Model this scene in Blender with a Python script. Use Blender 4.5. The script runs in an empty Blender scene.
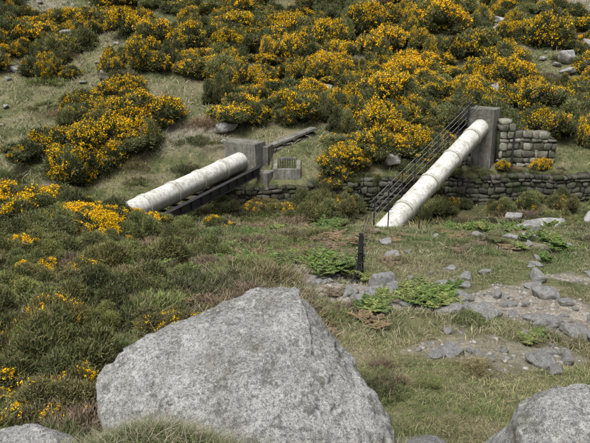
import bpy, bmesh, math, random
import numpy as np
from mathutils import Vector
rng=np.random.default_rng(7); random.seed(7)
sc=bpy.context.scene
sc.view_settings.view_transform='Standard'; sc.view_settings.look='None'; sc.view_settings.exposure=0
# ------------------------------------------------------------ noise
def _h(i,j,k,s):
    n=(i.astype(np.int64)*374761393+j.astype(np.int64)*668265263+k.astype(np.int64)*2147483647+s*1274126177)&0xffffffff
    n=((n^(n>>13))*1274126177)&0xffffffff
    n=((n^(n>>15))*2246822519)&0xffffffff
    n=n^(n>>16)
    return (n&0xffffff)/float(0xffffff)
def vn(x,y,z,s=0):
    x=np.asarray(x,float);y=np.asarray(y,float)+0*x;z=np.asarray(z,float)+0*x
    xi=np.floor(x);yi=np.floor(y);zi=np.floor(z)
    fx=x-xi;fy=y-yi;fz=z-zi
    fx=fx*fx*(3-2*fx);fy=fy*fy*(3-2*fy);fz=fz*fz*(3-2*fz)
    r=0
    for a in(0,1):
        for b in(0,1):
            for c in(0,1):
                w=(fx if a else 1-fx)*(fy if b else 1-fy)*(fz if c else 1-fz)
                r=r+w*_h(xi+a,yi+b,zi+c,s)
    return r
def fbm(x,y,z=0,s=0,o=4):
    x=np.asarray(x,float);r=0;A=.5;t=0
    for i in range(o):
        f=2.03**i
        r=r+A*vn(x*f+i*7.3,y*f+i*3.1,z*f if not np.isscalar(z) else z*f+0*x,s+i);t+=A;A*=.5
    return r/t
def f1(x,y,s,o=3): return float(fbm(np.array([x]),np.array([y]),0,s,o)[0])
def sst(a,b,x):
    t=np.clip((x-a)/(b-a),0,1);return t*t*(3-2*t)
# ------------------------------------------------------------ terrain
def H(x,y):
    x=np.asarray(x,float);y=np.asarray(y,float);x,y=np.broadcast_arrays(x,y)
    kn=[(-400,20),(-60,10),(-5,6.9),(0,6.4),(2,5.9),(3,5.5),(4,4.8),(5,4.15),(6,3.85),(8,3.4),(11,2.85),(14,2.23),(17.5,1.6),(21,.8),(24,-.02)]
    far=[(34,1.1),(64,11.9),(120,34),(400,110),(1500,160)]
    a=np.array(kn+[(24.6,-.4),(25.5,-1.0),(27,0),(31.9,0),(32.15,0)]+far)
    zb=np.interp(x,[-6,0,6,10,20],[-1.4,-2.0,-2.0,-1.6,-1.4])
    zt=np.interp(x,[-6,-2,3,6,18],[-.5,-.4,-.35,.05,.3])
    hard=np.interp(y,a[:,0],a[:,1])
    m=(y>25.5)&(y<=27);hard=np.where(m,-1.0+(zb+1.0)*(y-25.5)/1.5,hard)
    m=(y>27)&(y<=31.9);hard=np.where(m,zb+.25*sst(29,31.9,y),hard)
    m=(y>31.9)&(y<=32.15);hard=np.where(m,zb+.25+(zt-zb-.25)*(y-31.9)/.25,hard)
    m=(y>32.15)&(y<34);hard=np.where(m,zt+(1.1-zt)*((y-32.15)/1.85),hard)
    b=np.array(kn+[(25.5,-.2),(27.5,-1.0),(29,-1.0),(32,.0)]+far)
    soft=np.interp(y,b[:,0],b[:,1])
    w=np.maximum(sst(-5,-8,x),sst(18,21,x))
    z=hard*(1-w)+soft*w
    z=z+.35*sst(-3,-8,x)*sst(10,18,y)*sst(30,24,y)
    z=z+.27*np.exp(-((x+.95)/.6)**2-((y-3.75)/.5)**2)
    z=z+(fbm(x/9,y/9,0,3)-.5)*2.4*sst(36,46,y)
    z=z+(fbm(x/2.2,y/2.2,0,5)-.5)*.5*np.clip(sst(5,9,y)*sst(25,22,y)+sst(34,38,y),0,1)
    z=z+(fbm(x/.5,y/.5,0,9)-.5)*.12*sst(40,30,y)
    return z
def seg_d(x,y,pts):
    d=np.full(np.shape(x),1e9)
    for (ax,ay),(bx,by) in zip(pts[:-1],pts[1:]):
        t=np.clip(((x-ax)*(bx-ax)+(y-ay)*(by-ay))/((bx-ax)**2+(by-ay)**2),0,1)
        d=np.minimum(d,np.hypot(x-ax-t*(bx-ax),y-ay-t*(by-ay)))
    return d
def pathmask(x,y):
    x=np.asarray(x,float);y=np.asarray(y,float)
    n=fbm(x/.9,y/.9,0,21)
    d=seg_d(x,y,[(.3,14),(.7,11.6),(1.9,11.0),(3.4,10.9),(4.6,10.0),(5.6,9.1),(8,8)])
    d2=seg_d(x,y,[(3.4,11.2),(5.2,12.6),(8,13.6),(13,15)])
    p=sst(1.15,.4,d+(n-.5)*2.2)
    p=np.maximum(p,.8*sst(.8,.2,d2+(n-.5)*2.6))
    d3=np.hypot((x-3.0)/1.5,(y-8.0)/.9)
    p=np.maximum(p,.6*sst(1.0,.3,d3+(n-.5)*2))
    p=np.maximum(p,.5*sst(.64,.74,fbm(x/1.3,y/1.3,0,29,3))*sst(22,16,y)*sst(-1,1,x))
    return p
# ------------------------------------------------------------ mesh helpers
def mesh_np(name,V,T,C=None,smooth=False):
    me=bpy.data.meshes.new(name);V=np.asarray(V,np.float32);T=np.asarray(T,np.int32)
    me.vertices.add(len(V));me.vertices.foreach_set('co',V.ravel())
    me.loops.add(T.size);me.loops.foreach_set('vertex_index',T.ravel())
    me.polygons.add(len(T));me.polygons.foreach_set('loop_start',np.arange(0,T.size,T.shape[1],dtype=np.int32))
    me.update(calc_edges=True)
    if C is not None:
        at=me.color_attributes.new('Col','FLOAT_COLOR','POINT')
        cc=np.ones((len(V),4),np.float32);cc[:,:3]=C;at.data.foreach_set('color',cc.ravel())
    if smooth: me.polygons.foreach_set('use_smooth',np.ones(len(T),bool))
    return me
def obj(name,me,mat=None,parent=None,loc=(0,0,0)):
    o=bpy.data.objects.new(name,me);sc.collection.objects.link(o)
    if mat and me and not len(me.materials): me.materials.append(mat)
    o.location=loc
    if parent:o.parent=parent
    return o
def empty(name):
    return obj(name,None)
def norm(v): return v/np.maximum(np.linalg.norm(v,axis=1,keepdims=True),1e-9)
def blades(B,D,L,W,bend,C0,C1,rg=rng):
    n=len(B);L=np.reshape(L,(-1,1))*np.ones((n,1));W=np.reshape(W,(-1,1))*np.ones((n,1))
    S=norm(np.cross(D,rg.normal(size=(n,3))))*W*.5
    M=B+D*L*.55+bend*L*.15; Tp=B+D*L+bend*L*.6
    V=np.stack([B-S,B+S,M-S*.8,M+S*.8,Tp],1).reshape(-1,3)
    i=np.arange(n)[:,None]*5
    T=np.concatenate([i+[0,1,3],i+[0,3,2],i+[2,3,4]],1).reshape(-1,3)
    Cm=(C0+C1)/2
    C=np.stack([C0,C0,Cm,Cm,C1],1).reshape(-1,3)
    return V,T,C
def spikes(B,D,L,W,C0,C1,rg=rng):
    n=len(B);L=np.reshape(L,(-1,1))*np.ones((n,1));W=np.reshape(W,(-1,1))*np.ones((n,1))
    S=norm(np.cross(D,rg.normal(size=(n,3))))*W*.5
    V=np.stack([B-S,B+S,B+D*L],1).reshape(-1,3)
    return V,np.arange(3*n).reshape(-1,3),np.stack([C0,C0,C1],1).reshape(-1,3)
def tris(P,size,C,rg=rng):
    n=len(P);a=norm(rg.normal(size=(n,3)));b=norm(np.cross(a,rg.normal(size=(n,3))))
    s=np.reshape(size,(-1,1))*np.ones((n,1))
    V=np.stack([P+a*s,P-a*s*.5+b*s*.85,P-a*s*.5-b*s*.85],1).reshape(-1,3)
    return V,np.arange(3*n).reshape(-1,3),np.repeat(C,3,0)
def cat(parts):
    Vs=[];Ts=[];Cs=[];o=0
    for V,T,C in parts:
        Vs.append(V);Ts.append(T+o);Cs.append(C);o+=len(V)
    return np.concatenate(Vs),np.concatenate(Ts),np.concatenate(Cs)
def colj(base,n,amt=.25,rg=rng):
    c=np.array(base)[None,:]*np.ones((n,1))
    return np.clip(c*(1+amt*rg.normal(size=(n,1)))+0,.002,1)*(1+.08*rg.normal(size=(n,3)))
def ico(sub):
    bm=bmesh.new();bmesh.ops.create_icosphere(bm,subdivisions=sub,radius=1)
    V=np.array([v.co[:] for v in bm.verts]);T=np.array([[v.index for v in f.verts] for f in bm.faces]);bm.free();return V,T
ICO={s:ico(s) for s in(2,3,4)}
class MB:
    def __init__(s): s.v=[];s.f=[]
    def add(s,vs,fs):
        o=len(s.v);s.v+= [tuple(p) for p in vs];s.f+=[tuple(i+o for i in f) for f in fs]
    def beam(s,p0,p1,w,h,up=(0,0,1)):
        p0=Vector(p0);p1=Vector(p1);d=(p1-p0).normalized();u=Vector(up)
        r=d.cross(u)
        if r.length<1e-3:r=Vector((1,0,0))
        r.normalize();u=r.cross(d).normalized()
        vs=[]
        for p in(p0,p1):
            for a,b in((-1,-1),(1,-1),(1,1),(-1,1)): vs.append(p+r*(a*w/2)+u*(b*h/2))
        s.add(vs,[(3,2,1,0),(4,5,6,7),(0,1,5,4),(1,2,6,5),(2,3,7,6),(3,0,4,7)])
    def tube(s,p0,p1,r0,r1=None,n=8):
        if r1 is None:r1=r0
        p0=Vector(p0);p1=Vector(p1);d=(p1-p0).normalized();a=d.orthogonal().normalized();b=d.cross(a)
        vs=[]
        for p,r in((p0,r0),(p1,r1)):
            for i in range(n):
                t=2*math.pi*i/n;vs.append(p+(a*math.cos(t)+b*math.sin(t))*r)
        fs=[(i,(i+1)%n,n+(i+1)%n,n+i) for i in range(n)]+[tuple(range(n-1,-1,-1)),tuple(range(n,2*n))]
        s.add(vs,fs)
    def mesh(s,name,bevel=0):
        me=bpy.data.meshes.new(name);me.from_pydata(s.v,[],s.f);me.update()
        if bevel:
            bm=bmesh.new();bm.from_mesh(me);bmesh.ops.bevel(bm,geom=bm.edges[:],offset=bevel,segments=2,affect='EDGES',profile=.6);bm.to_mesh(me);bm.free()
        return me
# ------------------------------------------------------------ materials
def newmat(name,rough=.8,spec=.25):
    m=bpy.data.materials.new(name);m.use_nodes=True;nt=m.node_tree;b=nt.nodes['Principled BSDF']
    b.inputs['Roughness'].default_value=rough;b.inputs['Specular IOR Level'].default_value=spec
    return m,nt,b
def N(nt,t,**k):
    n=nt.nodes.new(t)
    for a,v in k.items():
        if a in n.inputs: n.inputs[a].default_value=v
        else: setattr(n,a,v)
    return n
def noise(nt,scale,detail=6,rough=.6,co=None):
    n=N(nt,'ShaderNodeTexNoise');n.inputs['Scale'].default_value=scale;n.inputs['Detail'].default_value=detail;n.inputs['Roughness'].default_value=rough
    if co: nt.links.new(co,n.inputs['Vector'])
    return n.outputs['Fac']
def ramp(nt,f,stops):
    r=N(nt,'ShaderNodeValToRGB');nt.links.new(f,r.inputs[0]);e=r.color_ramp.elements
    while len(e)<len(stops): e.new(.5)
    for i,(p,c) in enumerate(stops):
        e[i].position=p;e[i].color=(*c,1) if len(c)==3 else c
    return r.outputs[0]
def mix(nt,f,a,b,mode='MIX'):
    m=N(nt,'ShaderNodeMix',data_type='RGBA',blend_type=mode)
    for s,i in((f,0),(a,6),(b,7)):
        if isinstance(s,(int,float)): m.inputs[i].default_value=s
        elif isinstance(s,tuple): m.inputs[i].default_value=(*s,1)
        else: nt.links.new(s,m.inputs[i])
    return m.outputs[2]
def bump(nt,b,h,st,dist=.02):
    n=N(nt,'ShaderNodeBump');n.inputs['Strength'].default_value=st;n.inputs['Distance'].default_value=dist
    nt.links.new(h,n.inputs['Height']);nt.links.new(n.outputs[0],b.inputs['Normal'])
def g(v): return (v,v,v)
def leafmat(name):
    m=bpy.data.materials.new(name);m.use_nodes=True;nt=m.node_tree;nt.nodes.remove(nt.nodes['Principled BSDF'])
    b=N(nt,'ShaderNodeBsdfDiffuse')
    a=N(nt,'ShaderNodeAttribute',attribute_name='Col')
    oi=N(nt,'ShaderNodeObjectInfo')
    r=ramp(nt,oi.outputs['Random'],[(0,(.75,.78,.84)),(.5,(1,1,1)),(1,(1.28,1.2,1.08))])
    c=mix(nt,1.0,a.outputs['Color'],r,'MULTIPLY')
    nt.links.new(c,b.inputs['Color']);nt.links.new(b.outputs[0],nt.nodes['Material Output'].inputs[0])
    return m
M_gorse=leafmat('gorse_foliage');M_grass=leafmat('grass_blades')
M_heather=leafmat('heather_foliage');M_fern=leafmat('bracken_leaf')
def granite(name,base=.36,fine=1.0,moss=.5,big_=1.0):
    m,nt,b=newmat(name,.85,.2)
    tc=N(nt,'ShaderNodeTexCoord');co=tc.outputs['Object']
    c=ramp(nt,noise(nt,1.7*big_,6,.75,co),[(.3,(base*.48,base*.45,base*.38)),(.43,(base*.85,base*.83,base*.78)),(.54,(base*1.12,base*1.1,base*1.06)),(.68,(base*1.45,base*1.43,base*1.4))])
    sp=ramp(nt,noise(nt,110*fine,2,.7,co),[(.36,g(.25)),(.46,g(.95)),(.56,g(1.05)),(.68,g(1.4))])
    c=mix(nt,.85,c,sp,'MULTIPLY')
    sp2=ramp(nt,noise(nt,34*fine,3,.8,co),[(.38,g(.4)),(.5,g(1.0)),(.66,g(1.25))])
    c=mix(nt,.75,c,sp2,'MULTIPLY')
    li=ramp(nt,noise(nt,6.5*big_,6,.8,co),[(.54,g(0)),(.59,g(1))])
    c=mix(nt,li,c,mix(nt,.66,c,(base*.26,base*.26,base*.21)))
    l2=ramp(nt,noise(nt,11*big_,4,.7,co),[(.60,g(0)),(.64,g(1))])
    c=mix(nt,l2,c,mix(nt,.6,c,(base*1.6,base*1.6,base*1.5)))
    geo=N(nt,'ShaderNodeNewGeometry');sx=N(nt,'ShaderNodeSeparateXYZ');nt.links.new(geo.outputs['Normal'],sx.inputs[0])
    mo=ramp(nt,sx.outputs[2],[(.0,g(1)),(.5,g(0))])
    c=mix(nt,mo,c,mix(nt,moss,c,(.13,.115,.075)))
    nt.links.new(c,b.inputs['Base Color'])
    bump(nt,b,noise(nt,20*fine,6,.88,co),.9,.05)
    return m
M_gran=granite('granite',.50);M_gran2=granite('granite_weathered',.40,.5,.5,1.6)
M_conc,nt,b=newmat('weathered_concrete',.9,.15);co=N(nt,'ShaderNodeTexCoord').outputs['Object']
c=ramp(nt,noise(nt,1.3,5,.7,co),[(.3,(.10,.10,.08)),(.5,(.20,.19,.165)),(.7,(.30,.29,.26))])
c=mix(nt,.7,c,ramp(nt,noise(nt,14,4,.8,co),[(.35,g(.55)),(.6,g(1.1))]),'MULTIPLY')
mp=N(nt,'ShaderNodeMapping');nt.links.new(co,mp.inputs[0]);mp.inputs['Scale'].default_value=(5,5,.6)
c=mix(nt,ramp(nt,noise(nt,1,4,.7,mp.outputs[0]),[(.48,g(0)),(.6,g(.6))]),c,(.075,.075,.055))
nt.links.new(c,b.inputs['Base Color']);bump(nt,b,noise(nt,9,4,.7,co),.5,.03)
# pipe paint
M_pipe,nt,b=newmat('weathered_white_paint',.65,.25);co=N(nt,'ShaderNodeTexCoord').outputs['Object']
c=ramp(nt,noise(nt,1.6,6,.78,co),[(.33,(.36,.35,.30)),(.45,(.58,.57,.52)),(.58,(.72,.71,.67)),(.7,(.80,.79,.76))])
c=mix(nt,ramp(nt,noise(nt,6,6,.85,co),[(.53,g(0)),(.62,g(.8))]),c,(.24,.215,.16))
mp=N(nt,'ShaderNodeMapping');nt.links.new(co,mp.inputs[0]);mp.inputs['Scale'].default_value=(3,3,.5)
c=mix(nt,ramp(nt,noise(nt,2.2,5,.7,mp.outputs[0]),[(.5,g(0)),(.62,g(.45))]),c,(.28,.26,.20))
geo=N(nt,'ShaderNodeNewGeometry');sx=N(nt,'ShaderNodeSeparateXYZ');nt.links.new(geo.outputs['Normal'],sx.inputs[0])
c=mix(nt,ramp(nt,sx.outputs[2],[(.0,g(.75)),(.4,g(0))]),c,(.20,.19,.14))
bd=N(nt,'ShaderNodeAttribute',attribute_name='band');c=mix(nt,bd.outputs['Fac'],c,mix(nt,.55,c,(.2,.185,.14)))
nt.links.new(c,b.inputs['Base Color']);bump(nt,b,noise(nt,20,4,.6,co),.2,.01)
M_iron,nt,b=newmat('dark_painted_iron',.65,.3);co=N(nt,'ShaderNodeTexCoord').outputs['Object']
nt.links.new(ramp(nt,noise(nt,8,4,.7,co),[(.35,(.018,.018,.02)),(.6,(.035,.034,.034)),(.75,(.07,.045,.03))]),b.inputs['Base Color'])
M_grey,nt,b=newmat('galvanised_steel',.5,.4);co=N(nt,'ShaderNodeTexCoord').outputs['Object']
nt.links.new(ramp(nt,noise(nt,8,4,.7,co),[(.35,(.10,.10,.10)),(.7,(.24,.24,.24))]),b.inputs['Base Color'])
def stonemat(name):
    m,nt,b=newmat(name,.9,.15);a=N(nt,'ShaderNodeAttribute',attribute_name='Col');co=N(nt,'ShaderNodeTexCoord').outputs['Object']
    c=mix(nt,.85,a.outputs['Color'],ramp(nt,noise(nt,5,5,.8,co),[(.3,g(.4)),(.5,g(1)),(.7,g(1.3))]),'MULTIPLY')
    c=mix(nt,ramp(nt,noise(nt,1.1,4,.7,co),[(.48,g(0)),(.62,g(.7))]),c,(.05,.065,.025))
    nt.links.new(c,b.inputs['Base Color']);bump(nt,b,noise(nt,7,4,.7,co),.6,.04);return m
M_stone=stonemat('rubble_masonry')
M_grav,nt,b=newmat('gravel_stone',.9,.15);a=N(nt,'ShaderNodeAttribute',attribute_name='Col');nt.links.new(a.outputs['Color'],b.inputs['Base Color'])
# ground
M_gnd,nt,b=newmat('moorland_ground',.95,.1);co=N(nt,'ShaderNodeTexCoord').outputs['Object']
gr=ramp(nt,noise(nt,.55,5,.75,co),[(.3,(.06,.072,.028)),(.45,(.115,.125,.055)),(.54,(.18,.17,.09)),(.66,(.24,.205,.135))])
gr=mix(nt,.8,gr,ramp(nt,noise(nt,7,5,.85,co),[(.35,g(.4)),(.5,g(1)),(.68,g(1.6))]),'MULTIPLY')
dirt=ramp(nt,noise(nt,3,5,.8,co),[(.3,(.15,.12,.09)),(.5,(.31,.27,.22)),(.66,(.46,.42,.37))])
dirt=mix(nt,.85,dirt,ramp(nt,noise(nt,38,3,.85,co),[(.35,g(.4)),(.5,g(1)),(.65,g(1.5))]),'MULTIPLY')
pa=N(nt,'ShaderNodeAttribute',attribute_name='path')
c=mix(nt,pa.outputs['Fac'],gr,dirt);nt.links.new(c,b.inputs['Base Color'])
bump(nt,b,noise(nt,6,5,.85,co),.9,.1)
# ------------------------------------------------------------ ground sheet
def ax(segs):
    o=[]
    for a,b_,s in segs:o+=list(np.arange(a,b_,s))
    return np.array(o)
xs=ax([(-900,-100,80),(-100,-30,5),(-30,-12,.5),(-12,14,.14),(14,30,.5),(30,100,5),(100,901,80)])
ys=ax([(-400,-20,40),(-20,2,1),(2,14,.1),(14,31.8,.15),(31.8,32.3,.06),(32.3,66,.3),(66,120,2),(120,1500,60)])
X,Y=np.meshgrid(xs,ys);Z=H(X,Y);nx,ny=len(xs),len(ys)
V=np.stack([X,Y,Z],-1).reshape(-1,3);i=np.arange(nx*ny).reshape(ny,nx)
Q=np.stack([i[:-1,:-1],i[:-1,1:],i[1:,1:],i[1:,:-1]],-1).reshape(-1,4)
me=mesh_np('ground',V,Q,smooth=True);at=me.attributes.new('path','FLOAT','POINT')
hp=sst(.58,.68,fbm(V[:,0]/5,V[:,1]/5,0,77))*sst(33,36,V[:,1])*.7
at.data.foreach_set('value',np.maximum(pathmask(V[:,0],V[:,1]),hp).astype(np.float32))
obj('ground',me,M_gnd)
# ------------------------------------------------------------ rocks
def rock_np(planesN,planesH,sub,p=9,amp=.06,seed=0):
    D,T=ICO[sub] if sub in ICO else ico(sub)
    D=norm(D);q=np.maximum(D@planesN.T/planesH[None,:],0)
    r=(np.sum(q**p,1))**(-1/p)
    P=D*r[:,None]
    R=r.mean()
    f=1.6/R
    dn=(fbm(P[:,0]*f,P[:,1]*f,P[:,2]*f,seed,3)-.5)*2*amp*R
    P=P+D*dn[:,None]
    return P,T
def rock_mesh(name,seed,sub=4,flat=.6):
    r=np.random.default_rng(seed);n=12;Nn=norm(r.normal(size=(n,3)))
    Nn=np.concatenate([Nn,[[0,0,1],[0,0,-1],[1,0,0],[-1,0,0],[0,1,0],[0,-1,0]]])
    Hh=.65+.45*r.random(len(Nn))
    P,T=rock_np(Nn,Hh,sub,18,.16,seed)
    P=P*np.array([1,.6+.45*r.random(),flat])
    return mesh_np(name,P,T,smooth=True)
RM=[rock_mesh('granite_rock_mesh',100+i,4,.42+.05*i) for i in range(8)]
for m in RM:m.materials.append(M_gran2)
def rock(x,y,s,name='granite_rock',parent=None,k=None,sink=.3,rz=None):
    m=RM[random.randrange(8) if k is None else k]
    o=obj(name,m,None,parent,(x,y,float(H(x,y))+s*(.5-sink)*.6));o.scale=(s*.5,s*.5*random.uniform(.8,1.1),s*.5*random.uniform(.8,1.1))
    o.rotation_euler=(random.uniform(-.25,.25),random.uniform(-.25,.25),random.uniform(0,6.3) if rz is None else rz);return o
def hull_boulder(name,pts,center,sub,p,amp,seed,mat,crack=None):
    bm=bmesh.new()
    for q in pts:bm.verts.new(Vector(q)-Vector(center))
    bmesh.ops.convex_hull(bm,input=bm.verts[:]);bm.normal_update()
    Nn=[];Hh=[]
    for f in bm.faces:
        n=f.normal;h=n.dot(f.verts[0].co)
        if h<0:n=-n;h=-h
        if h>.05:Nn.append(n[:]);Hh.append(h)
    bm.free();Nn=np.array(Nn);Hh=np.array(Hh)
    P,T=rock_np(Nn,Hh,sub,p,amp,seed)
    D=norm(P)
    for f,a in((3,.05),(6,.04),(17,.018),(45,.008)):
        P=P+D*((fbm(P[:,0]*f,P[:,1]*f,P[:,2]*f,seed+f,4)-.5)*2*a)[:,None]
    pit=sst(.58,.70,fbm(P[:,0]*9,P[:,1]*9,P[:,2]*9,seed+90,3));P=P-D*(pit*.022)[:,None]
    if crack:
        for (c0,cn,w,dep,lo,hi) in crack:
            cn=np.array(cn)/np.linalg.norm(cn);L=P+np.array(center)
            d=(L-np.array(c0))@cn+(fbm(L[:,0]*5,L[:,1]*5,L[:,2]*5,5,3)-.5)*.09
            ms=sst(lo[0],lo[1],L[:,1])
            P=P-D*(np.exp(-(d/w)**2)*dep*ms)[:,None]
            P=P-D*((sst(0,.03,d))*hi*ms)[:,None]
    me=mesh_np(name,P,T,smooth=True)
    return obj(name,me,mat,None,center)
big=[(-1.70,4.45,5.05),(-1.70,4.7,5.22),(-1.33,5.0,5.39),(-.76,5.3,5.54),(-.26,5.5,5.60),(.14,5.4,5.62),(.36,5.2,5.45),(.55,5.0,5.22),(.82,4.7,4.86),(.88,4.4,4.65),
(-.4,3.85,5.0),(-1.5,4.2,4.85),(.5,3.9,4.8),(-1.35,4.3,4.1),(-1.4,5.4,4.3),(.9,4.3,4.0),(.9,5.5,4.0),(-.9,6.3,3.7),(.5,6.2,3.7),(-.3,3.75,4.3),(-.2,4.5,5.46),(-.9,4.6,5.38)]
hull_boulder('granite_boulder',big,(-.35,4.9,4.75),7,22,.035,11,M_gran,[((.1,5.2,5.5),(1,.35,-.25),.022,.06,(4.6,4.85),.045),((-.62,4.6,5.4),(.5,1,.1),.008,.014,(4.3,4.5),.0),((-.1,4.3,5.2),(-.3,1,.2),.007,.012,(4.0,4.1),.0)])
b2=[(1.5,3.95,4.95),(1.62,4.1,5.12),(1.87,4.2,5.36),(2.3,4.3,5.36),(2.8,4.2,5.2),(3.1,4,4.9),(1.6,3.5,5.0),(2.2,3.4,5.25),(3,3.4,4.8),(1.4,4,4.2),(3.2,4.2,4.1),(1.6,5,4.1),(2.9,5,4.1),(1.6,3.3,4.4),(2.9,3.3,4.4)]
hull_boulder('granite_boulder',b2,(2.3,4.0,4.75),6,12,.05,23,M_gran)
b3=[(-2.4,4.05,5.02),(-1.95,4.1,5.12),(-1.6,4.0,5.02),(-1.5,3.8,4.9),(-2.6,3.7,5.0),(-1.8,3.5,5.05),(-2.5,3.5,4.5),(-1.5,3.5,4.5),(-2.5,4.4,4.4),(-1.5,4.4,4.4)]
hull_boulder('granite_boulder',b3,(-2.0,3.9,4.8),5,10,.05,31,M_gran)
o=rock(.95,4.05,.32);o.location.z+=.05
for x,y,s in [(2.55,15.4,.6),(2.5,15.3,.25),(3.75,14.2,.35),(3.9,13.3,.35),(3.15,12.5,.5),(3.5,12.1,.4),(1.85,12.3,.75),(2.1,12.0,.4),(1.25,10.7,.6),(1.1,11.3,.45),(1.55,11.2,.45),(1.9,11.6,.35),
    (2.7,9.9,.45),(3.15,9.8,.75),(3.4,10.0,.5),(4.75,11.0,.6),(4.2,9.4,.6),(4.0,9.6,.4),(4.5,9.1,.45),(4.7,8.7,.38),(2.0,10.3,.3),(2.55,10.7,.4),(3.0,10.9,.4),(5.2,12.5,.5),(5.6,10.4,.5),(4.4,13.6,.3),
    (2.4,8.9,.3),(3.4,7.3,.22),(2.2,7.9,.35),(3.7,9.0,.3),(5.1,9.6,.35),(4.9,10.4,.3),(1.5,9.7,.2),(8.3,21.5,.9),(8.6,22.0,.5),(6.6,18.3,.6),(5.9,14.4,.35)]:
    rock(x,y,s)
for i in range(190):
    x=random.uniform(.2,7.5);y=random.uniform(7.2,14.5)
    if pathmask(x,y)>.3: rock(x,y,random.choice([.1,.12,.15,.2,.28,.36])*random.uniform(.8,1.3),sink=.38)
for i in range(26):
    rock(random.uniform(1.5,9),random.uniform(12,22),random.choice([.15,.2,.3,.45]),sink=.4)
for x,y,s in [(11.0,26.6,1.9),(14.3,28.5,2.0),(9.6,26.2,.9),(13.4,26.8,1.1),(10.6,29.5,.9),(15.8,28,1.2),(9.2,25.2,.7)]:
    o=rock(x,y,s,'stream_boulder',sink=.15,k=random.randrange(4))
parts=[]
pV,pT=ICO[2];cnt=0
while cnt<2600:
    x=random.uniform(0,8);y=random.uniform(7,15)
    if pathmask(x,y)<random.random()*.7+.15: continue
    s=random.choice([.008,.01,.014,.02,.03,.04])*random.uniform(.7,1.5)
    P=norm(pV+.5*(rng.random((1,3))-.5)*pV)*np.array([s,s*random.uniform(.6,1),s*.55])*(1+.7*(vn(pV[:,0]*2+cnt,pV[:,1]*2,pV[:,2]*2)-.5))[:,None]
    a=random.uniform(0,6.3);ca,sa=math.cos(a),math.sin(a);P=P@np.array([[ca,sa,0],[-sa,ca,0],[0,0,1]])
    c=random.uniform(.15,.36);parts.append((P+np.array([x,y,float(H(x,y))+s*.05]),pT,np.tile([c,c*.94,c*.86],(len(P),1))));cnt+=1
obj('path_gravel',mesh_np('path_gravel',*cat(parts)),M_grav)
hr=empty('hillside_rocks')
for i in range(520):
    y=random.uniform(33,62);x=random.uniform(-32,32)
    w=f1(x/5.,y/5.,77,4)
    edge=(x<-11 or x>14)
    if w<.5 and not(edge and random.random()<.6):continue
    rock(x,y,random.choice([.3,.4,.5,.6,.9,1.4]),'rock',hr,sink=.15)
# ------------------------------------------------------------ gorse
def lobes(r,n,spread,hh):
    L=[]
    for i in range(n):
        a=r.random()*6.283;d=spread*math.sqrt(r.random());s=.2+.24*r.random()
        L.append((d*math.cos(a),d*math.sin(a)*.85,hh*(.2+.75*r.random())*(1-.5*d),s))
    L.append((0,0,.2*hh,.5));return np.array(L)
def gorse(seed,ns,fl,spl=1.0,tone=1.0,m=6,tint=(1,1,1)):
    r=np.random.default_rng(seed);L=lobes(r,13,.9,1.1)
    k=r.choice(len(L),ns,p=L[:,3]**2/np.sum(L[:,3]**2));d=norm(r.normal(size=(ns,3)));d[:,2]=np.where(d[:,2]<-.3,-d[:,2],d[:,2])
    rad=L[k,3]*(.75+.4*r.random(ns))
    P=L[k,:3]+d*rad[:,None]
    ins=np.zeros(ns,bool)
    for l in L: ins|=np.linalg.norm(P-l[:3],axis=1)<l[3]*.68
    keep=(~ins)&(P[:,2]>-.05);P=P[keep];d=d[keep];n=len(P)
    cl=fbm(P[:,0]*2.6,P[:,1]*2.6,P[:,2]*2.6,seed,4)
    parts=[]
    B=np.repeat(P,m,0)+r.normal(size=(n*m,3))*.045
    D=norm(np.repeat(d,m,0)*.7+r.normal(size=(n*m,3))*.6+np.array([0,0,.5]))
    ccl=np.repeat(cl,m)[:,None]
    t=np.clip((ccl-.35)*3.3,0,1)
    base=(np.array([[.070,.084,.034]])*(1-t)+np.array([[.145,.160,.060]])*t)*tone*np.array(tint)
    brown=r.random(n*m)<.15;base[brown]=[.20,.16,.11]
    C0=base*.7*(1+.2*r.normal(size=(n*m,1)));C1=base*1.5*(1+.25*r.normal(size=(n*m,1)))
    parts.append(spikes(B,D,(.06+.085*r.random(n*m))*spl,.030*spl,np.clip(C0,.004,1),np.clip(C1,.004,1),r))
    if fl>0:
        cf=fbm(P[:,0]*3.2+9,P[:,1]*3.2,P[:,2]*3.2,seed+5,3)+.06*r.normal(size=n)+.10*np.clip(d[:,2],-1,1)
        th=np.quantile(cf,1-fl);sel=np.where((cf>th)&(P[:,2]>.1))[0]
        q=8;F=np.repeat(P[sel]+d[sel]*.03,q,0)+np.abs(r.random((len(sel)*q,1)))*np.repeat(norm(d[sel]+np.array([0,0,.7])),q,0)*.13+r.normal(size=(len(sel)*q,3))*.028
        Cf=colj((.80,.475,.010),len(F),.18,r);Cf[:,1]*=1+.10*r.normal(size=len(F))
        parts.append(tris(F,(.016+.014*r.random(len(F)))*(.7+.3*spl),np.clip(Cf,.005,.95),r))
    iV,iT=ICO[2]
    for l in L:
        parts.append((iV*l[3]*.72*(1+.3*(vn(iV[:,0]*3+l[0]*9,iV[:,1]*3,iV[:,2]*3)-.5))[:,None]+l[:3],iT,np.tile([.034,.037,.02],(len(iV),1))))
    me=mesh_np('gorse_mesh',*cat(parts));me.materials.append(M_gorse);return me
G0=[gorse(200+i,2000,0,1.15,.95+.15*i) for i in range(4)]
G1=[gorse(220+i,2000,.08,1.15,1+.1*i) for i in range(4)]
G2=[gorse(240+i,2200,.28,1.15) for i in range(4)]
G3=[gorse(260+i,2200,.55,1.15) for i in range(3)]
GN=[gorse(280+i,7000,f,.7) for i,f in enumerate((.03,.12,.36,.0))]
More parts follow.
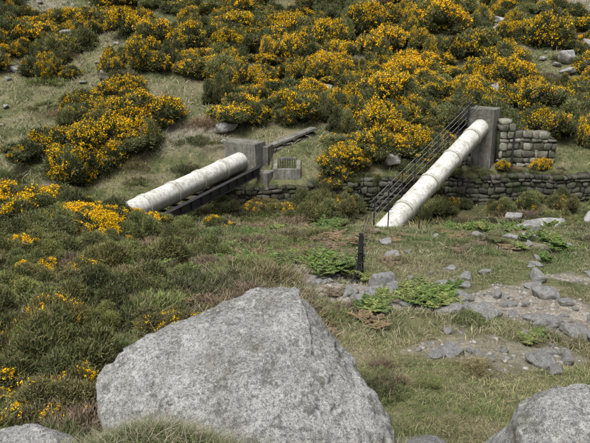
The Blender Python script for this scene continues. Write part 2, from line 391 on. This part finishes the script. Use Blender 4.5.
GG=[gorse(290,5000,0,.9,1.2),gorse(291,5000,0,.9,1.35,tint=(1.12,1,1)),gorse(292,5000,0,.9,1.55,tint=(1,1.02,.95)),gorse(293,5000,.05,.9,1.2,tint=(1.2,1,1.05))]
def place(me,name,x,y,s,parent=None,sz=None,dz=-.08):
    o=obj(name,me,None,parent,(x,y,float(H(x,y))+dz*s));sz=sz or s*random.uniform(.75,1.0)
    o.scale=(s*random.uniform(.9,1.15),s*random.uniform(.9,1.15),sz);o.rotation_euler=(random.uniform(-.1,.1),random.uniform(-.1,.1),random.uniform(0,6.3));return o
th=empty('gorse_thicket')
yel=[(-9.5,35,1.6),(-8.4,36.3,1.7),(-10.6,33.6,1.7),(-11,31.6,1.5),(-9.8,33.2,1.2),(-4.6,46.4,1.6),(-7.3,45.5,1.5),(-9.5,45.5,1.5),(.4,47.2,1.8),(1.8,46.5,1.8),(-.7,45,1.4),(2.8,45.5,1.3),(-.3,38.2,1.2),(-.9,37,1.0),
 (2.6,32.8,1.25),(2.0,32.6,.9),(3.2,32.9,.9),(3.0,37.7,1.2),(4.1,33.7,1.2),(4.6,35.2,1.5),(5.2,33.6,1.0),(5.6,38.3,1.6),(6.1,46.4,1.7),(8,44,1.7),(6.8,42,1.4),(9.2,39.2,1.3),(10.0,38.2,1.1),(10.6,50,1.9),(6.4,33.9,1.2),(17.5,47,1.8),(14,41.5,1.3),(14.2,35.6,1.3),(14.3,44,1.5),
 (10.9,32.4,.45),(12.9,32.4,.45),(2.8,49.5,1.6),(5.6,51,1.7),(-4.5,54,1.8),(-14,54,2.0),(-12,48,1.5),(7.4,36.4,1.3),(8.2,40.6,1.2),(4.3,41,1.4),(12.4,46.5,1.5),(-2.5,41.5,1.2)]
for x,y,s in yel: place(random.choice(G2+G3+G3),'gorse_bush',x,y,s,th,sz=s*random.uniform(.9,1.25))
n=0;tries=0
while n<500 and tries<12000:
    tries+=1;y=random.uniform(33.2,62);x=random.uniform(-.5*y-2,.5*y+2)
    dens=f1(x/6.,y/5.,41)
    c=.40
    if x<-10 and y<35: c=.58
    if x<-12: c=.56
    if x>14.5 and y>37: c=.58
    if -5<x<11: c=.20
    if -9<x<-5 and 37<y<44: c=.50
    if dens<c: continue
    if -4.4<x<2.2 and y<36.6: continue
    if 8.0<x<14.8 and y<35.3: continue
    fl=f1(x/2.6+30,y/2.6,43)
    me=random.choice(G0+G1 if fl<.49 else G1 if fl<.54 else G2 if fl<.6 else G2+G3)
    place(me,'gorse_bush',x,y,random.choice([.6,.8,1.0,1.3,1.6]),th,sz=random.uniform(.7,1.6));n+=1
for x,y,s,k in [(-6.3,17.6,.95,2),(-5.3,17.5,.8,2),(-7.1,18.0,.9,2),(-6.4,19.7,.9,1),(-5.4,19.6,.8,2),(-7.8,20.6,1.2,1),(-9.3,20.9,1.4,1),(-10.8,21.4,1.5,0),(-8.6,19.0,1.2,0),(-10,19.2,1.2,1),(-11.5,23,1.5,1),(-9.9,23.4,1.5,1),(-8.8,23.0,1.3,0),(-7.2,16.0,1.0,3),(-8.2,16.8,1.1,0),
    (-5.4,12.4,.5,1),(-6.2,13.4,.7,0),(-6.6,15,.9,3),(-5.0,16.0,.7,0),(-4.4,18.3,.7,0),(-4.9,20.9,.6,0),(-3.4,17,.6,3),(-4.6,14.6,.7,3),(-7.0,22.4,.8,0),(-3.8,22,.6,3),(-2.6,20.4,.6,0),(-1.6,22.5,.55,3)]:
    place(GN[k],'gorse_bush',x,y,s)
# ------------------------------------------------------------ heather
def heather(seed,col,ns=560):
    r=np.random.default_rng(seed);P2=r.normal(size=(ns*3,2))*.5;q=fbm(P2[:,0]*2.2,P2[:,1]*2.2,0,seed,3)
    P2=P2[q>.42][:ns];k=len(P2);d=np.linalg.norm(P2,axis=1)
    hh=(.25+1.0*np.clip(fbm(P2[:,0]*2.5,P2[:,1]*2.5,0,seed+3,3)-.15,0,1))*np.clip(1.15-.6*d,.2,1)
    z=hh*(.35+.65*r.random(k));P=np.stack([P2[:,0],P2[:,1],z*.8],1);out=np.stack([P2[:,0]*.7,P2[:,1]*.7,.9+0*d],1)
    m=7;B=np.repeat(P,m,0)+r.normal(size=(k*m,3))*np.array([.05,.05,.05])
    D=norm(np.repeat(norm(out),m,0)+r.normal(size=(k*m,3))*.42)
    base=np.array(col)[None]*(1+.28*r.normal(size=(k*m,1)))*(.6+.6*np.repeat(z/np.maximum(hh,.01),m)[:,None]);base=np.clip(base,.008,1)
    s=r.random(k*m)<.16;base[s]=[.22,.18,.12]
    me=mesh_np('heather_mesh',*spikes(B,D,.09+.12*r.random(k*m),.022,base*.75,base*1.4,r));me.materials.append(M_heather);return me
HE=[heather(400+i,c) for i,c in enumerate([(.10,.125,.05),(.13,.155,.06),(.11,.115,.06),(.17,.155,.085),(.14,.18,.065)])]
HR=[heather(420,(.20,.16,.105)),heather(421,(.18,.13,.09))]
hp_=empty('heather_patch')
def excl(x,y,r=0):
    return -1.75-r<x<1.0+r and 3.6-r<y<5.9+r or (1.3<x<3.2 and 3.2<y<5)
n=0;tries=0
while n<440 and tries<20000:
    tries+=1;y=random.uniform(4.4,25.0);x=random.uniform(-.56*y-1,.56*y+1)
    if random.random()>(.3+y/25): continue
    if excl(x,y,.15): continue
    dens=f1(x/1.8,y/1.8,51)
    edge=.3+.6*math.sin(y*.7)
    c=.36 if x<edge else .58
    if x<edge and y>20 and x>-4:c=.42
    if dens<c or pathmask(np.array([x]),np.array([y]))[0]>.15: continue
    s=random.uniform(.45,.85) if x<edge else random.uniform(.22,.42)
    if y<8:s*=.75
    if 2.6<x<5.4 and y>19:continue
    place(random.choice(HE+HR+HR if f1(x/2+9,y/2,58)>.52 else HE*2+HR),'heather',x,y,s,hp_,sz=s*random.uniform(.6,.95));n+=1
lsc=empty('low_scrub')
n=0
while n<85:
    y=4.8+17*random.random()**1.2;x=random.uniform(-.55*y-.6,-.14*y-.2)
    if excl(x,y,.5): continue
    if random.random()<.6 and x>-.3*y: continue
    s=random.uniform(.22,.6)*(.8+y/26);place(random.choice(GG),'gorse_scrub',x,y,s,lsc,sz=s*random.uniform(.7,1.4));n+=1
for i in range(110):
    y=random.uniform(33,60);x=random.uniform(-.52*y-3,.52*y+3)
    if -4.2<x<1.6 and y<36.0: continue
    s=random.uniform(.6,1.2);place(random.choice(HR+HE),'heather',x,y,s,hp_,sz=s*.8)
for i in range(60):
    place(random.choice(HE+HR),'heather',random.uniform(5.5,20),random.uniform(24.5,30.5),random.uniform(.4,.8),hp_)
for i in range(50):
    place(random.choice(HE),'heather',random.uniform(-16,-5),random.uniform(24.5,33),random.uniform(.5,.9),hp_)
for i in range(14):
    x=random.uniform(-.3,3.2);s=random.uniform(.6,.9);place(random.choice(GG+G0+HE),'low_scrub_bush',x,random.uniform(30.6,31.5),s,hp_,sz=random.uniform(.6,1.4))
for i in range(9):
    x=random.uniform(-5,-.5);place(random.choice(GG+HE),'low_scrub_bush',x,random.uniform(30.0,31.5),random.uniform(.5,.9),hp_)
for i in range(22):
    x=random.uniform(5,18);place(random.choice(GG+G1+G0),'low_scrub_bush',x,random.uniform(30.4,31.5),random.uniform(.4,.75),hp_,sz=random.uniform(.4,.9))
for i in range(46):
    x=random.uniform(-5,18.4)
    if -3.6<x<.5 or 8.6<x<14: continue
    place(random.choice(HE+GG+G0),'low_scrub_bush',x,random.uniform(32.0,32.6),random.uniform(.35,.85),hp_,dz=-.25)
for i in range(12):
    place(random.choice(HE+HR),'low_scrub_bush',random.uniform(9,14.5),random.uniform(32.1,32.5),random.uniform(.25,.45),hp_)
# ------------------------------------------------------------ bracken
def bracken(seed,nf=12,c0=(.14,.22,.06)):
    r=np.random.default_rng(seed);parts=[]
    for f in range(nf):
        a=r.random()*6.283;L=.5+.3*r.random();lean=.5+.5*r.random();o=np.array([math.cos(a),math.sin(a),0])
        t=np.linspace(.2,1,15);C=o[None]*(t*L*lean)[:,None]+np.array([0,0,1])[None]*((t-.45*t*t)*L*1.1)[:,None]
        T_=np.gradient(C,axis=0);T_=norm(T_);side=norm(np.cross(T_,np.array([0,0,1.])[None]))
        pl=.17*np.sin(np.clip((1.15-t)*1.6,0,1.57))*L/.6
        for sg in(-1,1):
            B=np.repeat(C,2,0);D=norm(np.repeat(side,2,0)*sg+.45*np.repeat(T_,2,0)+r.normal(size=(30,3))*.12)
            col=colj(c0,30,.2,r)
            parts.append(blades(B,D,np.repeat(pl,2),.035,r.normal(size=(30,3))*.15-np.array([0,0,.2]),np.clip(col*.8,0,1),np.clip(col*1.25,0,1),r))
        B=C[:-1];D=C[1:]-C[:-1];parts.append(blades(B,norm(D),np.linalg.norm(D,axis=1),.008,0*B,np.tile([.14,.15,.05],(14,1)),np.tile([.14,.15,.05],(14,1)),r))
    me=mesh_np('bracken_mesh',*cat(parts));me.materials.append(M_fern);return me
BR=[bracken(500+i,12,c) for i,c in enumerate([(.14,.20,.065),(.17,.22,.08),(.13,.19,.06),(.18,.21,.085)])];BD=[bracken(510+i,9,(.21,.16,.105)) for i in range(3)]
bp=empty('bracken_patch')
def scat(cx,cy,rx,ry,n,s0,s1,B_=None,sz=None):
    for i in range(n):
        x=cx+random.gauss(0,rx*.5);y=cy+random.gauss(0,ry*.5)
        if excl(x,y) or (2.8<x<5.2 and y>20):continue
        s=random.uniform(s0,s1);place(random.choice(B_ or BR),'bracken',x,y,s,bp,dz=0,sz=s*sz if sz else None)
scat(.8,13.6,.5,.8,14,.6,.9);scat(2.3,10.6,.6,.6,16,.4,.7);scat(6.5,21.5,2.5,2,26,.5,.8);scat(7,16.5,2,1.5,8,.5,.8)
scat(-2,18,3,3,30,.5,.8);scat(-1.5,14.5,2.5,2,26,.5,.8);scat(9.5,26,3,1.5,24,.6,.9);scat(1,21,2,1.5,12,.5,.8);scat(1.5,9.9,.3,.4,5,.4,.6);scat(3.6,8.8,.3,.2,3,.3,.4)
scat(-3.5,10.5,2,1.5,14,.4,.6);scat(12,24,2,1.5,12,.5,.8);scat(-5,29,3,2,20,.6,.9)
scat(-1,19,4,4,26,.5,.8,BD,.45);scat(2,17,2.5,2.5,14,.4,.7,BD,.4);scat(-2.5,12,2.5,2.5,14,.4,.6,BD,.45);scat(6,19,3,3,12,.4,.7,BD,.4);scat(1.2,9.3,.4,.5,4,.3,.5,BD,.6)
# ------------------------------------------------------------ grass
def grassarea(name,n,xr,yr,Lr,W,straw=.25,lean=.45,maskp=True,xscale=None,leftonly=False,lo=.08):
    x=rng.uniform(xr[0],xr[1],n);y=rng.uniform(yr[0],yr[1],n)
    cn=fbm(x*2.2,y*2.2,0,61,2);k=rng.random(n)<np.clip((cn-.25)*2.4,lo,1)
    if leftonly: k&=(fbm(x*.8,y*.8,0,64,2)>.45)
    if maskp:k&=pathmask(x,y)<.2+.5*rng.random(n)*(rng.random(n)<.12)
    if xscale:k&=np.abs(x)<xscale*y+.8
    k&=~((x>-1.45)&(x<.75)&(y>4.15)&(y<6.0))
    k&=~((y>31.7)&(y<32.4)&(x>-5)&(x<18))
    x=x[k];y=y[k];n=len(x)
    B=np.stack([x,y,H(x,y)-.01],1);D=norm(rng.normal(size=(n,3))*lean*np.array([1,1,.3])+np.array([0,0,1]))
    big_=fbm(x/1.5,y/1.5,0,63,3)
    L=rng.uniform(Lr[0],Lr[1],n)*(.5+1.0*np.clip((big_-.3)*2,0,1))
    t=sst(.35,.65,fbm(x/3,y/3,0,65,3))[:,None]
    base=np.array([[.145,.195,.07]])*(1-t)+np.array([[.22,.245,.11]])*t
    tb=sst(.50,.62,fbm(x/.9,y/.9,0,67,4))[:,None]
    base=base*(1-.7*tb)+np.array([[.23,.19,.12]])*.7*tb
    st=rng.random(n)<straw*(.4+1.6*t[:,0]);base[st]=[.38,.33,.215]
    base=np.clip(base*(1+.22*rng.normal(size=(n,1))),.005,1)
    V,T,C=blades(B,D,L,W*(.7+.6*rng.random(n)),np.concatenate([rng.normal(size=(n,2))*.7,-.15*np.ones((n,1))],1),base*.75,base*1.2)
    obj(name,mesh_np(name,V,T,C),M_grass)
grassarea('moor_grass',190000,(-4.5,5.5),(3.4,8.5),(.04,.12),.0055,.28,xscale=.6,lo=.4)
grassarea('moor_grass',160000,(-7.5,9),(8,16),(.05,.13),.009,.28,xscale=.6,lo=.3)
grassarea('moor_grass',90000,(-12,15),(15.5,26),(.08,.2),.015,.25,xscale=.58)
grassarea('tall_grass',70000,(-12,.3),(5.2,24),(.2,.42),.009,.5,.4,xscale=.58,leftonly=True)
grassarea('hillside_grass',120000,(-34,34),(31.8,62),(.15,.45),.035,.5,maskp=False,xscale=.56)
grassarea('streamside_grass',30000,(-18,20),(24,32),(.15,.45),.024,.25,maskp=False)
n=9000;x=rng.normal(-1.0,.42,n);y=rng.normal(3.85,.22,n)
x=np.concatenate([x,rng.normal(.95,.25,1500)]);y=np.concatenate([y,rng.normal(4.3,.25,1500)]);n=len(x)
B=np.stack([x,y,H(x,y)-.01],1);base=np.where((rng.random(n)<.55)[:,None],np.array([[.40,.34,.23]]),np.array([[.17,.21,.08]]))
D=norm(rng.normal(size=(n,3))*.6*np.array([1,1,.2])+np.array([0,0,1]));base=np.clip(base*(1+.2*rng.normal(size=(n,1))),.01,1)
obj('grass_tuft',mesh_np('grass_tuft',*blades(B,D,rng.uniform(.06,.17,n),.004,np.concatenate([rng.normal(size=(n,2))*.8,-.2*np.ones((n,1))],1),base*.7,base*1.2)),M_grass)
# ------------------------------------------------------------ masonry walls
def masonry(name,p0,p1,zb0,zb1,zt0,zt1,thick,sh,col,parent=None,rough=1.0):
    p0=np.array(p0,float);p1=np.array(p1,float);L=np.linalg.norm(p1-p0);d=(p1-p0)/L;nrm=np.array([d[1],-d[0]])
    r=random.Random(int(L*100));parts=[]
    zlo=min(zb0,zb1);zhi=max(zt0,zt1);z=zlo
    while z<zhi-.03:
        h=sh*r.uniform(.6,1.4);s=-r.random()*.3
        while s<L:
            w=sh*r.uniform(.7,2.4);s0=max(s,0);s1=min(s+w,L)
            u=(s0+s1)/2/L;zt=zt0+(zt1-zt0)*u+r.uniform(-.12,.1)
            if s1-s0>.05 and z+h*.5<zt:
                j=lambda a=.035*rough:r.uniform(-a,a);g_=.014;pr=r.uniform(-.07,.07)
                vs=[]
                for off in(thick/2+pr,-thick/2):
                    for (ss,zz) in((s0+g_,z+g_),(s1-g_,z+g_),(s1-g_,z+h-g_),(s0+g_,z+h-g_)):
                        q=p0+d*(ss+j())+nrm*(off+j());vs.append((q[0],q[1],zz+j(.05*rough)+.05*math.sin(ss*1.7)))
                f=np.array(vs[:4]);c=f.mean(0);fi=c+(f-c)*.68;fi[:,:2]+=nrm*.04
                V=np.array(vs+list(map(tuple,fi)))
                F=[(8,9,10),(8,10,11)]
                for a in range(4):
                    b_=(a+1)%4;F+=[(a,b_,8+b_),(a,8+b_,8+a),(a,4+a,4+b_),(a,4+b_,b_)]
                F+=[(4,6,5),(4,7,6)]
                cc=np.array(col)*r.uniform(.5,1.5)
                parts.append((V,np.array(F),np.tile(cc,(len(V),1))))
            s+=w
        z+=h
    n2=thick/2-.06;vs=[]
    for p,zb,zt in((p0,zlo,zt0),(p1,zlo,zt1)):
        for o_,zz in((n2,zb),(-n2,zb),(-n2,zt-.12),(n2,zt-.12)):
            q=p+nrm*o_;vs.append((q[0],q[1],zz))
    F=np.array([(0,1,2),(0,2,3),(4,6,5),(4,7,6),(0,5,1),(0,4,5),(1,6,2),(1,5,6),(2,7,3),(2,6,7),(3,4,0),(3,7,4)])
    parts.append((np.array(vs),F,np.tile(np.array([.03,.03,.022]),(8,1))))
    return obj(name,mesh_np(name,*cat(parts)),M_stone,parent)
masonry('stone_retaining_wall',(-5.0,32.0),(3.4,32.0),-2.3,-2.3,-.5,-.35,.55,.22,(.075,.07,.055),rough=1.3)
masonry('stone_retaining_wall',(3.4,32.05),(18.5,31.9),-2.2,-2.2,-.05,.3,.55,.24,(.085,.08,.065),rough=1.2)
masonry('stone_retaining_wall',(10.6,32.85),(13.7,33.15),-.2,-.2,2.85,1.95,.7,.3,(.21,.20,.165))
masonry('stone_retaining_wall',(7.9,33.0),(9.25,33.0),-.3,-.3,.9,1.25,.6,.27,(.15,.145,.12))
masonry('stone_parapet_wall',(-1.3,33.95),(1.0,35.6),-.6,-.2,1.15,1.85,.4,.22,(.18,.17,.14))
# ------------------------------------------------------------ pipes
def pipe(name,A,B,r,collars,ext0,ext1,parent=None):
    A=Vector(A);B=Vector(B);d=(B-A).normalized();L=(B-A).length;prof=[(-ext0,r,0)]
    for c in collars:
        w=.09;prof+=[(c-w-.09,r,0),(c-w-.02,r,1),(c-w,r+.045,.3),(c-.012,r+.045,.3),(c-.008,r+.03,1),(c+.008,r+.03,1),(c+.012,r+.045,.3),(c+w,r+.045,.3),(c+w+.02,r,1),(c+w+.09,r,0)]
    prof.append((L+ext1,r,0))
    a=d.cross(Vector((0,0,1))).normalized();u=a.cross(d);n=56;vs=[];fs=[];bv=[]
    for s,rr,bb in prof:
        for i in range(n):
            t=2*math.pi*i/n;vs.append(tuple(A+d*s+(a*math.cos(t)+u*math.sin(t))*rr));bv.append(bb)
    for k in range(len(prof)-1):
        for i in range(n):fs.append((k*n+i,k*n+(i+1)%n,(k+1)*n+(i+1)%n,(k+1)*n+i))
    fs+=[tuple(range(n)),tuple(range((len(prof)-1)*n+n-1,(len(prof)-1)*n-1,-1))]
    me=bpy.data.meshes.new(name);me.from_pydata(vs,[],fs);me.update()
    me.attributes.new('band','FLOAT','POINT').data.foreach_set('value',bv)
    for p in me.polygons:p.use_smooth=len(p.vertices)==4
    me.set_sharp_from_angle(angle=math.radians(35)) if hasattr(me,'set_sharp_from_angle') else None
    return obj(name,me,M_pipe,parent),d,a,u,L
LA=(-6.74,25.5,.22);LB=(-2.87,33.0,.67)
RA=(4.1,25.0,-.15);RB=(9.73,33.0,2.47)
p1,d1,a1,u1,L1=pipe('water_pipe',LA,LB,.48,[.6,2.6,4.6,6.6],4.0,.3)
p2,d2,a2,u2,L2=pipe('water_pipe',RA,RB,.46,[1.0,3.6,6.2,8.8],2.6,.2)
gb=empty('steel_girder_bridge')
def ibeam(off,dz,h,name):
    mb=MB();A=Vector(LA)+a1*off+Vector((0,0,dz))-d1*1.5;B=Vector(LB)+a1*off+Vector((0,0,dz))
    mb.beam(A,B,.03,h-.002);up=u1
    for s in(-1,1): mb.beam(A+up*s*h/2,B+up*s*h/2,.24,.035)
    k=int((B-A).length/.75)
    for i in range(1,k):
        q=A+(B-A)*i/k
        for s in(-1,1): mb.beam(q+a1*s*.07-up*(h/2-.02),q+a1*s*.07+up*(h/2-.02),.1,.02,up=d1)
    return obj(name,mb.mesh(name),M_iron,gb)
ibeam(1.15,-.38,.42,'girder_near');ibeam(-.75,-.62,.36,'girder_far')
mb=MB()
for i in range(11):
    q=Vector(LA)+d1*(L1*i/10.)
    mb.beam(q+a1*-.72+Vector((0,0,-.6)),q+a1*1.1+Vector((0,0,-.56)),.1,.1)
    if i<10:
        q2=Vector(LA)+d1*(L1*(i+1)/10.)
        mb.beam(q+a1*.5+Vector((0,0,-.5)),q2+a1*1.1+Vector((0,0,-.5)),.05,.04)
obj('cross_beams',mb.mesh('cross_beams'),M_iron,gb)
def orient_box(mb,c,ax_,w,t,z0,z1,taper=0):
    ax_=Vector((ax_[0],ax_[1],0)).normalized();pr=Vector((-ax_.y,ax_.x,0));c=Vector((c[0],c[1],0))
    vs=[]
    for z,e in((z0,taper),(z1,0)):
        for a,b_ in((-1,-1),(1,-1),(1,1),(-1,1)):
            q=c+ax_*(a*(w/2+e))+pr*(b_*(t/2+e));vs.append((q.x,q.y,z))
    mb.add(vs,[(3,2,1,0),(4,5,6,7),(0,1,5,4),(1,2,6,5),(2,3,7,6),(3,0,4,7)])
ab=empty('concrete_abutment')
mb=MB();c=Vector(LB)+d1*.45
orient_box(mb,(c.x,c.y),(a1.x,a1.y),1.9,1.1,-2.2,1.66,.06)
obj('pier_block',mb.mesh('block',.05),M_conc,ab)
mb=MB();orient_box(mb,(c.x+1.1,c.y-.75),(a1.x,a1.y),.75,.9,-2.2,.2,.05);obj('girder_bearing',mb.mesh('gbear',.03),M_conc,ab)
ch=empty('concrete_chamber')
def wallseg(name,p,q,t,zb,ztp,ztq,par,mat=None):
    p=Vector((p[0],p[1],0));q=Vector((q[0],q[1],0));d=(q-p).normalized();n_=Vector((-d.y,d.x,0))*t/2;mb=MB()
    vs=[(*(p-n_).xy,zb),(*(q-n_).xy,zb),(*(q+n_).xy,zb),(*(p+n_).xy,zb),(*(p-n_).xy,ztp),(*(q-n_).xy,ztq),(*(q+n_).xy,ztq),(*(p+n_).xy,ztp)]
    mb.add(vs,[(3,2,1,0),(4,5,6,7),(0,1,5,4),(1,2,6,5),(2,3,7,6),(3,0,4,7)]);obj(name,mb.mesh(name,.025),mat or M_conc,par)
mb=MB();mb.beam((-1.35,33.9,1.29),(1.05,35.64,1.97),.5,.14);obj('coping',mb.mesh('coping',.02),M_conc,ch)
wallseg('end_pier',(-1.66,33.1),(-1.39,33.8),.45,-.8,1.4,1.45,ch)
wallseg('chamber_front',(-1.15,32.5),(.3,32.5),.22,-1.2,.36,.36,ch)
wallseg('chamber_side',(.19,32.62),(.19,33.6),.22,-1,.36,.7,ch)
wallseg('chamber_side_b',(-1.04,32.62),(-1.04,33.4),.22,-1,.36,.7,ch)
wallseg('chamber_back',(-.92,33.5),(.07,33.5),.2,-1,.75,.75,ch)
wallseg('chamber_floor',(-.92,33.0),(.07,33.0),.7,-1,-.25,-.25,ch,M_iron)
mb=MB()
for i in range(7): mb.tube((-.8+i*.13,32.62,.34),(-.8+i*.13,33.4,.68),.016)
obj('grating',mb.mesh('grating'),M_iron,ch)
ra=empty('concrete_abutment')
c=Vector(RB)+d2*.35
mb=MB();orient_box(mb,(c.x,c.y),(a2.x,a2.y),1.35,1.0,-.6,3.45,.06)
obj('pier_block',mb.mesh('blk2',.05),M_conc,ra)
# railing along the right pipe
rl=empty('iron_railing');mb=MB();off=-.62
pt=lambda s,h:Vector(RA)+d2*s+a2*off+Vector((0,0,h))
for i in range(9):
    s=-.6+i*1.3;mb.beam(pt(s,-.3),pt(s,1.25),.045,.045,up=d2)
obj('posts',mb.mesh('posts'),M_iron,rl)
mb=MB()
for h in(.35,.65,.95,1.22): mb.tube(pt(-.8,h),pt(10.2,h),.016,n=6)
obj('rails',mb.mesh('rails'),M_grey,rl)
mb=MB()
for i in range(13):
    t=math.radians(10+i*13);q=pt(9.6,.6);mb.tube(q,q+a2*(-math.cos(t)*1.0)+Vector((0,0,math.sin(t)*1.4)),.022,.008,6)
obj('spike_fan',mb.mesh('spikes'),M_iron,rl)
zt=float(H(1.4,13.0));mb=MB()
for h in(.45,.75,1.02): mb.tube((1.4,13.0,zt+h),pt(-.8,h+.2),.007,n=5)
obj('wires',mb.mesh('wires'),M_iron,rl)
fp=empty('iron_fence_post');mb=MB();z0=zt-.1
mb.beam((1.4,13,z0),(1.44,13,z0+1.3),.085,.07,up=(0,1,0));mb.beam((1.52,13.05,z0),(1.47,13.02,z0+1.2),.04,.04,up=(0,1,0))
rr=random.Random(4)
for i in range(7):
    h=z0+.3+i*.15
    for s in(-1,1):
        mb.tube((1.42,13,h),(1.43+s*rr.uniform(.07,.13),13-rr.uniform(-.04,.06),h+rr.uniform(-.03,.08)),.018,.008,6)
mb.tube((1.40,13,z0+.6),(1.2,12.85,z0+.03),.03,.024);mb.tube((1.41,13,z0+.5),(1.57,12.8,z0),.024)
mb.tube((1.22,12.9,z0+.2),(1.5,12.9,z0+.24),.018)
for k in range(10):  # loose coil of wire hung on the post
    a0=k*.63;a1_=(k+1)*.63;mb.tube((1.43+.1*math.cos(a0),12.94,z0+.75+.14*math.sin(a0)),(1.43+.1*math.cos(a1_),12.94,z0+.75+.14*math.sin(a1_)),.01,n=5)
obj('post',mb.mesh('fpost'),M_iron,fp)
def post(name,x,y,h,r,mat,lean=0):
    z=float(H(x,y));mb=MB();mb.tube((x,y,z-.2),(x+lean,y,z+h),r,r*.9);mb.tube((x+lean,y,z+h),(x+lean,y,z+h+.06),r*.9,r*.2);mb.tube((x+lean*.7,y-.02,z+h*.75),(x+lean*.7+.14,y-.02,z+h*.78),.014);obj(name,mb.mesh(name),mat)
post('iron_post',11.3,32.35,2.0,.06,M_iron);post('marker_post',18.0,46,2.6,.06,M_iron,.25);post('iron_post',4.75,23.0,.85,.025,M_iron);post('iron_post',3.5,22.6,1.0,.025,M_iron)
# ------------------------------------------------------------ light
el=math.radians(62)
w=bpy.data.worlds.new('World');sc.world=w;w.use_nodes=True;nt=w.node_tree;bg=nt.nodes['Background']
sky=nt.nodes.new('ShaderNodeTexSky');sky.sky_type='NISHITA';sky.sun_disc=False;sky.sun_elevation=el;sky.dust_density=3;sky.ozone_density=1
hs=nt.nodes.new('ShaderNodeHueSaturation');hs.inputs['Saturation'].default_value=.25
nt.links.new(sky.outputs[0],hs.inputs['Color']);nt.links.new(hs.outputs[0],bg.inputs[0]);bg.inputs[1].default_value=.15
sd=bpy.data.lights.new('sun','SUN');sd.energy=3.6;sd.angle=math.radians(32);sd.color=(1,.98,.94);so=bpy.data.objects.new('sun',sd);sc.collection.objects.link(so)
dirv=Vector((-.55*math.cos(el),-.83*math.cos(el),math.sin(el)))
so.rotation_euler=dirv.to_track_quat('Z','Y').to_euler();so.location=(0,0,50)
sky.sun_rotation=math.atan2(dirv.x,dirv.y)
# ------------------------------------------------------------ camera
cd=bpy.data.cameras.new('camera');cd.sensor_width=36;cd.lens=38.6;cd.clip_end=4000;cd.clip_start=.05
cam=bpy.data.objects.new('camera',cd);sc.collection.objects.link(cam);cam.location=(0,0,8);cam.rotation_euler=(math.radians(90-18),0,0);sc.camera=cam
